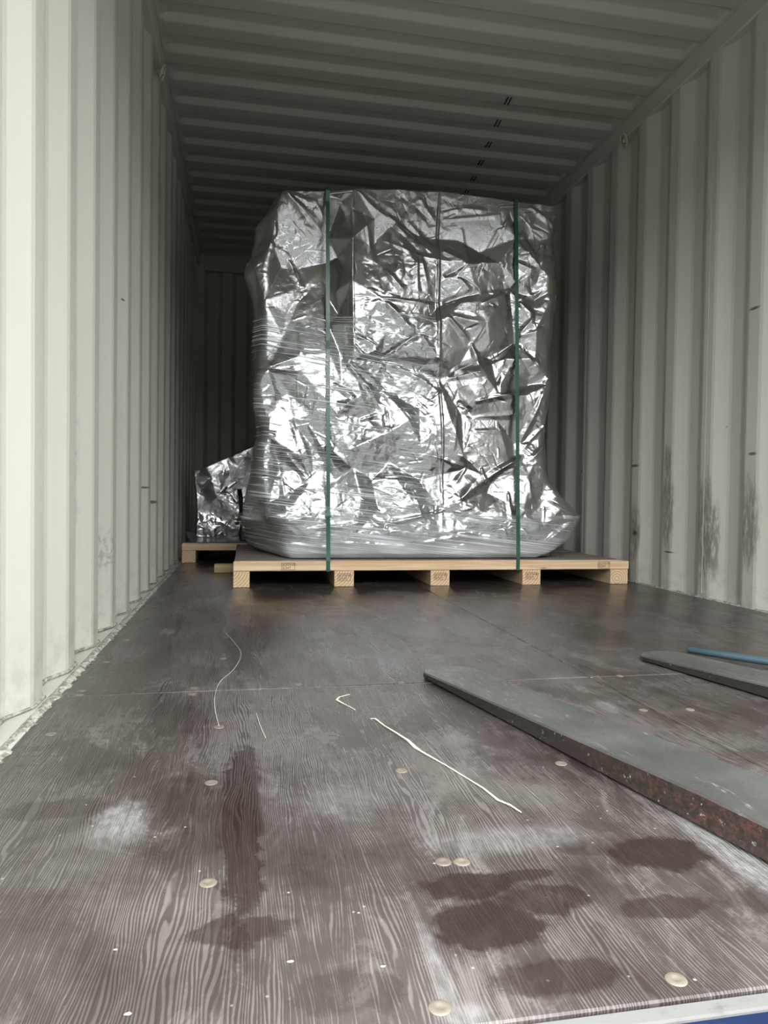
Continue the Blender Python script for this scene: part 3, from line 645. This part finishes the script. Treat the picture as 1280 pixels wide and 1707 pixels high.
def load_grid(nz, dens, HMAP, off, z_lo, z_hi_fn, amp=1.0):
    cols = [('L', int(150*dens)), ('C', int(60*dens)), ('F', int(560*dens)), ('R', int(60*dens)), ('B', int(70*dens))]
    rows = []
    for j in range(nz):
        v = j/(nz-1.0); z = z_lo+(1.84-z_lo)*v
        XL = float(np.interp(z, zl, xl)); XC = max(XL+.012, float(np.interp(z, zc, xc))); XR_ = float(np.interp(z, zr_, xr))
        cut = .09+.10*math.exp(-((z-.5)/.6)**2)
        low = max(0.0, 1-(z-.10)/.20); cut = cut*(1-low)+.75*low; XLb = XL+.02*(1-low)+.02*low
        yb = 3.93
        keys = [((XLb+.10, yb), None), ((XL, YF+cut), None), ((XC, YF+.004), None), ((XR_-.05, YF), None), ((XR_, YF+.07), None), ((XR_-.05*max(0, 1-low), yb), None)]
        seq = []
        kp = [k[0] for k in keys]
        for (a, b), (nm, n) in zip(zip(kp, kp[1:]), cols):
            t = np.arange(n)/float(n); seq.append(np.stack([a[0]+(b[0]-a[0])*t, a[1]+(b[1]-a[1])*t], 1))
        seq.append(np.array([kp[-1]])); rows.append(np.concatenate(seq))
    A = np.stack(rows); nr, nc, _ = A.shape
    kk = max(2, int(9*dens))                         # round the plan corners
    ker = np.ones(2*kk+1)/(2*kk+1)
    pad = np.pad(A, ((0, 0), (kk, kk), (0, 0)), 'edge'); c = np.cumsum(np.pad(pad, ((0, 0), (1, 0), (0, 0))), 1); A = (c[:, 2*kk+1:]-c[:, :-2*kk-1])/(2*kk+1)
    dxy = np.diff(A, axis=1); ds = np.hypot(dxy[..., 0], dxy[..., 1]); arc = np.concatenate([np.zeros((nr, 1)), np.cumsum(ds, 1)], 1)
    ic = cols[0][1]+cols[1][1]+cols[2][1]//2
    s = arc-arc[:, ic:ic+1]+A[:, ic:ic+1, 0]
    v = (np.arange(nr)/(nr-1.0))[:, None]
    zt = np.interp(A[..., 0], top_x, top_z); z = z_lo+(zt-z_lo)*v
    tx = np.gradient(A[..., 0], axis=1); ty = np.gradient(A[..., 1], axis=1); ln = np.hypot(tx, ty)+1e-9
    nx, ny = ty/ln, -tx/ln
    D = samp(HMAP, s, z)*amp+off
    fade = np.clip(v/.012, 0, 1)*1.0
    D = np.where(D > .004, .004+(D-.004)*1.0, D)*(.3+.7*fade)
    # the wrap bulges a little between its bottom edge and the belt
    D = D+.022*np.sin(np.clip((z-.12)/.42, 0, 1)*math.pi)+.012*np.sin(np.clip((z-1.0)/.8, 0, 1)*math.pi)
    P = np.stack([A[..., 0]+nx*D, A[..., 1]+ny*D, z], -1)
    # flared corner low on the right
    return P
load = empty('foil_wrapped_load', (1.2, 3.43, .12))
tag(load, 'tall machine load wrapped in crumpled silver foil and stretch film, standing on the front pallet', 'wrapped cargo')
PI_ = Matrix.Translation((-1.2, -3.43, -.12))
G = load_grid(640, 1.0, HM, 0.0, .1215, None)
# the top sheet: rows that close over the load
cen = G[-1].mean(0); caps = []
for q in (.985, .95, .8, .55, .25, .02):
    R_ = G[-1].copy(); R_[:, 0] = cen[0]+(R_[:, 0]-cen[0])*q; R_[:, 1] = cen[1]+(R_[:, 1]-cen[1])*q
    R_[:, 2] += .003*min(1, (1-q)*30)+samp(HM, R_[:, 0], 1+R_[:, 1]*.2)*.3*(q < .96)-.0; caps.append(R_)
G = np.concatenate([G, np.stack(caps)])
fo = grid_mesh('foil_cover', G, M['foil'], load); fo.matrix_parent_inverse = PI_
# two raised, stitched seams of the foil
FM = load_grid(300, .5, HMs, .010, .1225, None)
nr, nc, _ = FM.shape
zz = FM[..., 2].mean(1)
j1 = int(np.searchsorted(zz, 1.30)); a0 = int(nc*.175); a1 = 268
film = grid_mesh('stretch_film', FM[:j1, a0:a1], M['film'], load); film.matrix_parent_inverse = PI_; film['label'] = 'clear stretch film with fine horizontal wrinkles'
j2 = int(np.searchsorted(zz, .34))
F2 = load_grid(300, .5, HMs, .016, .1220, None)[:j2]
film2 = grid_mesh('film_skirt', F2, M['film_low'], load); film2.matrix_parent_inverse = PI_; film2['label'] = 'milky film skirt at the foot'
# machine skid that shows under the film at the right
o = box('skid_foot', 1.80, 1.965, 3.02, 3.80, .1205, .168, M['machine'], load, .004); o.matrix_parent_inverse = PI_; o['label'] = 'pinkish grey foot under the film'
o = box('skid_foot', 1.975, 1.998, 3.10, 3.16, .1205, .19, M['black'], load, .003); o.matrix_parent_inverse = PI_; o['label'] = 'dark upright bracket'

# green straps: closed loops round load and pallet
def strap(name, xpx_top, ypx_top, xpx_bot, label, group):
    pt = hit(xpx_top, ypx_top, 1, YF); xb = float(hit(xpx_bot, 950, 1, 2.77)[0]); xt = float(pt[0]); zt = float(np.interp(xt, top_x, top_z))+.012
    SB = (2.7725, .0)
    jx = np.argmin(abs(G[300, :, 0]-xt)+(G[300, :, 1] > 3.1)*9)
    path = [(xb, 2.7725, .072), (xb, 2.7725, .1205)]
    # lie on the outermost folds of the front
    zs = np.linspace(.15, zt-.02, 40); ys = []
    for z in zs:
        j = min(639, int(np.searchsorted(G[:640, jx, 2], z))); w = G[max(0, j-8):j+8, max(0, jx-5):jx+6, 1]; ys.append(float(w.min()))
    ys = np.array(ys); hull = np.minimum.reduce([np.interp(zs, [zs[a], zs[b]], [ys[a], ys[b]], left=9, right=9) for a in range(0, 40, 3) for b in range(a+1, 40, 3)]+[ys])
    y36 = float(np.interp(.36, zs, hull))-.0045
    for z, y in zip(zs, hull):
        yy = min(y-.0045, 2.93)
        if z < .36: yy = min(yy, 2.7725+(y36-2.7725)*(z-.1205)/.24)
        f = (z-.12)/(zt-.12); px = xpx_bot+(xpx_top-xpx_bot)*f; py = 950+(ypx_top-950)*f; path.append((float(hit(px, py, 1, yy)[0]), yy, z))
    ytop = path[-1][1]
    path += [(xt, ytop+.012, zt), (xt, 3.92, zt), (xt, 3.99, zt-.03), (xb, 3.99, .12), (xb, 3.965, .072), (xb, 2.7725, .072)]
    w, th = .0095, .0011; vs = []; fs = []
    for i, p in enumerate(path):
        a = Vector(path[max(0, i-1)]); b = Vector(path[min(len(path)-1, i+1)]); t = (b-a).normalized(); n = Vector((0, -t.z, t.y)); n = n if n.length else Vector((0, -1, 0)); n.normalize()
        if i in (0, len(path)-1): n = Vector((0, -.7, -.7))
        for sx, sn in ((-1, 1), (1, 1), (1, -1), (-1, -1)): vs.append(Vector(p)+Vector((sx*w, 0, 0))+n*th*sn*-1)
    for i in range(len(path)-1):
        for k in range(4): fs.append((4*i+k, 4*i+(k+1) % 4, 4*i+4+(k+1) % 4, 4*i+4+k))
    o = mesh_obj(name, vs, fs, M['strap']); tag(o, label, 'strap', group)
    return o
strap('packing_strap', 546, 330, 547, 'left of the two green plastic straps tied down over the foil-wrapped load', 'green straps round the load')
strap('packing_strap', 860, 345, 863.5, 'right of the two green plastic straps, near the load\'s right edge', 'green straps round the load')

# ---------------------------------------------------------------- the low load on the rear pallet
load2 = empty('foil_wrapped_bundle', (.9, 4.6, .118)); tag(load2, 'low foil-wrapped bundle on the farther pallet, behind the tall load at the left wall', 'wrapped cargo')
PI2 = Matrix.Translation((-.9, -4.6, -.118))
def low_load():
    nz, nf, nsd = 170, 420, 150
    rows = []
    for j in range(nz):
        v = j/(nz-1.0); x0 = .055+.012*math.sin(v*3)+(.02*(1-v))
        L_ = np.stack([np.full(nsd, x0+.02), np.linspace(5.15, 4.20, nsd)], 1); F_ = np.stack([np.linspace(x0, 1.85, nf), np.full(nf, 4.19)], 1)
        R_ = np.stack([np.full(30, 1.86), np.linspace(4.22, 5.15, 30)], 1); rows.append(np.concatenate([L_, F_, R_]))
    A = np.stack(rows); v = (np.arange(nz)/(nz-1.0))[:, None]
    zt = np.interp(A[..., 0], [.05, .10, .44, .6, 1.9], [.565, .575, .735, .82, .85])+np.clip(A[..., 1]-4.2, 0, 1)*.02
    z = .1215+(zt-.1215)*v
    tx = np.gradient(A[..., 0], axis=1); ty = np.gradient(A[..., 1], axis=1); ln = np.hypot(tx, ty)+1e-9; nx, ny = ty/ln, -tx/ln
    s = np.cumsum(np.hypot(np.diff(A[..., 0], prepend=A[:, :1, 0]), np.diff(A[..., 1], prepend=A[:, :1, 1])), 1)
    D = samp(HM, s*.9-1.0, z+.9)*1.5+samp(LB, s, z)*.008
    D = np.clip(D, -.05, .03)
    x = A[..., 0]+nx*D; P = np.stack([np.maximum(x, .012), A[..., 1]+ny*D, z], -1)
    cen = P[-1].mean(0); caps = []
    for q in (.98, .9, .6, .3, .02):
        R_ = P[-1].copy(); R_[:, :2] = cen[:2]+(R_[:, :2]-cen[:2])*q; R_[:, 2] += (1-q)*.05; caps.append(R_)
    return np.concatenate([P, np.stack(caps)])
G2 = low_load()
o = grid_mesh('foil_cover', G2, M['foil'], load2); o.matrix_parent_inverse = PI2
t_ = NT('grey_film_sheet'); n_ = t_.noise(t_.scale((3, 30, 30)), 1.0, 3); t_.bsdf((.13, .13, .15), .35, 0, t_.bump(n_, .6, .01), .5); M['sheet'] = t_.m
xs = np.linspace(.012, .9, 60); ysh = np.linspace(4.04, 4.22, 14); PV = np.zeros((14, 60, 3))
for i, y in enumerate(ysh):
    for j, x in enumerate(xs): PV[i, j] = (x+.05*(1-i/13.0), y, .1205+.0015+(.05*(i/13.0)**2)+.003*math.sin(x*40+y*30)*(i/13.0))
o = grid_mesh('film_sheet', PV, M['sheet'], load2); o.matrix_parent_inverse = PI2; o['label'] = 'dark grey film spread over the deck'
pp = [tuple(hit(x, y, 1, 4.12)) for x, y in ((399, 815), (402, 840), (401, 862), (402, 878), (399, 888))]
o = tube('strap_tail', [Vector(p) for p in pp]+[Vector((pp[-1][0]+.01, 4.11, .128)), Vector((pp[-1][0]+.05, 4.12, .13))], [.016, .014, .010, .007, .007, .006, .006], M['black'], load2, 8); o.matrix_parent_inverse = PI2; o['label'] = 'black strap end hanging down'

# ---------------------------------------------------------------- forks, pipe, litter
def fork(name, xl0, yt, label):
    """one blade: local +Y points to the tip; origin at the tip's left corner"""
    w, Ln = .132, 1.22; r = empty(name, (xl0, yt, 0), math.radians(12.2)); tag(r, label, 'fork', 'forklift forks')
    out = []
    n = 14
    for k in range(n+1):                             # rounded tip
        a = math.pi*(1-k/float(n)); out.append((w/2+w/2*math.cos(a)*(1.0), -.055+.055*math.sin(a)))
    prof_y = [-.055-(Ln-.055)*i/16.0 for i in range(1, 17)]
    def th(y): return .014+(.046-.014)*min(1, max(0, -y)/.85)
    ring = [(0, y) for y in reversed(prof_y)]+out+[(w, y) for y in prof_y]
    bm = bmesh.new(); b = .003
    def inset(p):
        x, y = p; cx, cy = w/2, (-.06 if y > -.06 else y); d = Vector((x-cx, y-cy)); l = d.length
        if l < 1e-6: return p
        d *= (l-b)/l; return (cx+d.x, cy+d.y)
    lv = []
    for zf, ins in ((lambda y: .0025, 1), (lambda y: .0045, 0), (lambda y: th(y)-b, 0), (lambda y: th(y), 1)):
        lv.append([bm.verts.new((*(inset(p) if ins else p), zf(p[1]))) for p in ring])
    m = len(ring)
    for a, c in zip(lv, lv[1:]):
        for k in range(m): bm.faces.new((a[k], a[(k+1) % m], c[(k+1) % m], c[k]))
    half = m//2
    for k in range(half-0):
        for lay in (lv[0], lv[3]):
            i, j = k, m-1-k
            if i+1 < j-1+1 and j-1 > i+1: bm.faces.new((lay[i], lay[i+1], lay[j-1], lay[j]))
            elif j-1 == i+1: bm.faces.new((lay[i], lay[i+1], lay[j]))
    bm_obj('blade', bm, M['fork'], r)
    # heel and upright shank, outside the door
    bm = bmesh.new(); prof = [(-Ln+.02, .0025), (-Ln-.03, .006), (-Ln-.055, .03), (-Ln-.06, .08), (-Ln-.06, .50), (-Ln-.018, .50), (-Ln-.016, .09), (-Ln-.005, .056), (-Ln+.02, .046)]
    A = [bm.verts.new((0, y, z)) for y, z in prof]; B = [bm.verts.new((w, y, z)) for y, z in prof]; k = len(prof)
    bm.faces.new(A); bm.faces.new(B[::-1])
    for i in range(k): bm.faces.new((A[i], B[i], B[(i+1) % k], A[(i+1) % k]))
    bm_obj('shank', bm, M['fork'], r)
    return r
fork('forklift_fork', .785, 1.128, 'long grey steel fork blade with rusty edge, lying across the middle of the floor')
fork('forklift_fork', 1.405, 1.222, 'farther fork blade with black chipped edge, beside the blue pipe at the right')
a = hit(1146, 1083, 2, .012); b = hit(1281, 1103, 2, .012); d = (b-a)/np.linalg.norm(b-a)
pp = [Vector(a)]+[Vector(a+d*t+np.array([0, 0, 0])) for t in (.002, .1, .25, .5, .75)]
o = tube('blue_pipe', pp, [.0055, .0085, .0095, .0105, .0110, .0110], M['blue_pipe'])
tag(o, 'light blue plastic pipe lying on the floor past the farther fork blade', 'pipe')

def ribbon(name, px, widths, mat, h=.0012, z=.0006):
    widths = [w*.72 for w in widths]; P = [hit(x, y, 2, 0) for x, y in px]; vs = []; fs = []
    for i, p in enumerate(P):
        t = P[min(len(P)-1, i+1)]-P[max(0, i-1)]; t = t/np.linalg.norm(t); n = np.array([-t[1], t[0], 0]); w = widths[i]
        lift = z+.002*math.sin(i*1.9)**2
        for s, zz in ((-1, 0), (1, 0), (1, h), (-1, h)): q = p+n*w*s; vs.append((q[0], q[1], lift+zz))
    for i in range(len(P)-1):
        for k in range(4): fs.append((4*i+k, 4*i+(k+1) % 4, 4*i+4+(k+1) % 4, 4*i+4+k))
    fs += [(0, 1, 2, 3), tuple(4*(len(P)-1)+k for k in (3, 2, 1, 0))]
    return mesh_obj(name, vs, fs, mat)
o = ribbon('plastic_shred', [(618, 1199), (625, 1200), (640, 1211), (660, 1223), (680, 1237), (692, 1247), (705, 1257), (740, 1276), (780, 1300), (805, 1317), (830, 1335), (850, 1345), (869, 1357)],
           [.0015, .002, .0017, .0022, .003, .0042, .0022, .0012, .0011, .0014, .0024, .0018, .0006], M['shred'])
tag(o, 'long cream plastic shred lying on the floor left of the near fork blade', 'plastic strip')
o = ribbon('paper_shred', [(583, 1158), (566, 1164), (561, 1168), (568, 1172), (580, 1179), (592, 1184)], [.0006, .0014, .003, .0022, .001, .0008], M['shred'])
tag(o, 'small bent cream shred on the floor, just in front of the cross joint', 'plastic strip')
def thread(name, px, r, label):
    P = [hit(x, y, 2, r+.0005) for x, y in px]; pts = []
    for i in range(len(P)-1):
        p0, p1, p2, p3 = P[max(0, i-1)], P[i], P[i+1], P[min(len(P)-1, i+2)]
        for k in range(5):
            t = k/5.0; pts.append(Vector(.5*((2*p1)+(-p0+p2)*t+(2*p0-5*p1+4*p2-p3)*t*t+(-p0+3*p1-3*p2+p3)*t**3)))
    pts.append(Vector(P[-1])); o = tube(name, pts, r, M['hair'], None, 6); tag(o, label, 'thread'); return o
thread('thread', [(373, 1052), (390, 1070), (402, 1090), (390, 1115), (368, 1135), (359, 1155), (358, 1180), (365, 1210)], .0006, 'long curved pale thread on the floor crossing the joint at left')
thread('thread', [(427, 1188), (434, 1210), (443, 1230)], .0006, 'short straight pale thread on the floor, nearer than the long curved one')
def chip(px, py, s, mat, label, cat='debris', h=.3):
    p = hit(px, py, 2, 0); bm = bmesh.new(); bmesh.ops.create_icosphere(bm, subdivisions=1, radius=1.0)
    r = random.Random(int(px*7+py))
    for v in bm.verts: v.co *= r.uniform(.7, 1.2); v.co.x *= s; v.co.y *= s*.6; v.co.z = (v.co.z+.9)*s*h*.5
    o = bm_obj('dirt_chip', bm, mat); o.location = (p[0], p[1], .0003); tag(o, label, cat, 'dirt chips on the floor'); return o
chip(484, 1604, .0035, M['shred'], 'pale chip on the bare floor near the bottom of the view')
chip(213, 1692, .004, M['shred'], 'pale chip at the lower left corner of the floor')
chip(638, 1612, .003, M['shred'], 'pale sliver on the floor left of the dark rubbed patches')
chip(257, 1012, .010, M['rust'], 'rust-coloured chip on the floor near the left wall')
chip(192, 1584, .0026, M['shred'], 'tiny pale chip on the streaked floor at far left')
chip(366, 1447, .0024, M['blue_pipe'], 'tiny blue chip beside the bright screw head')
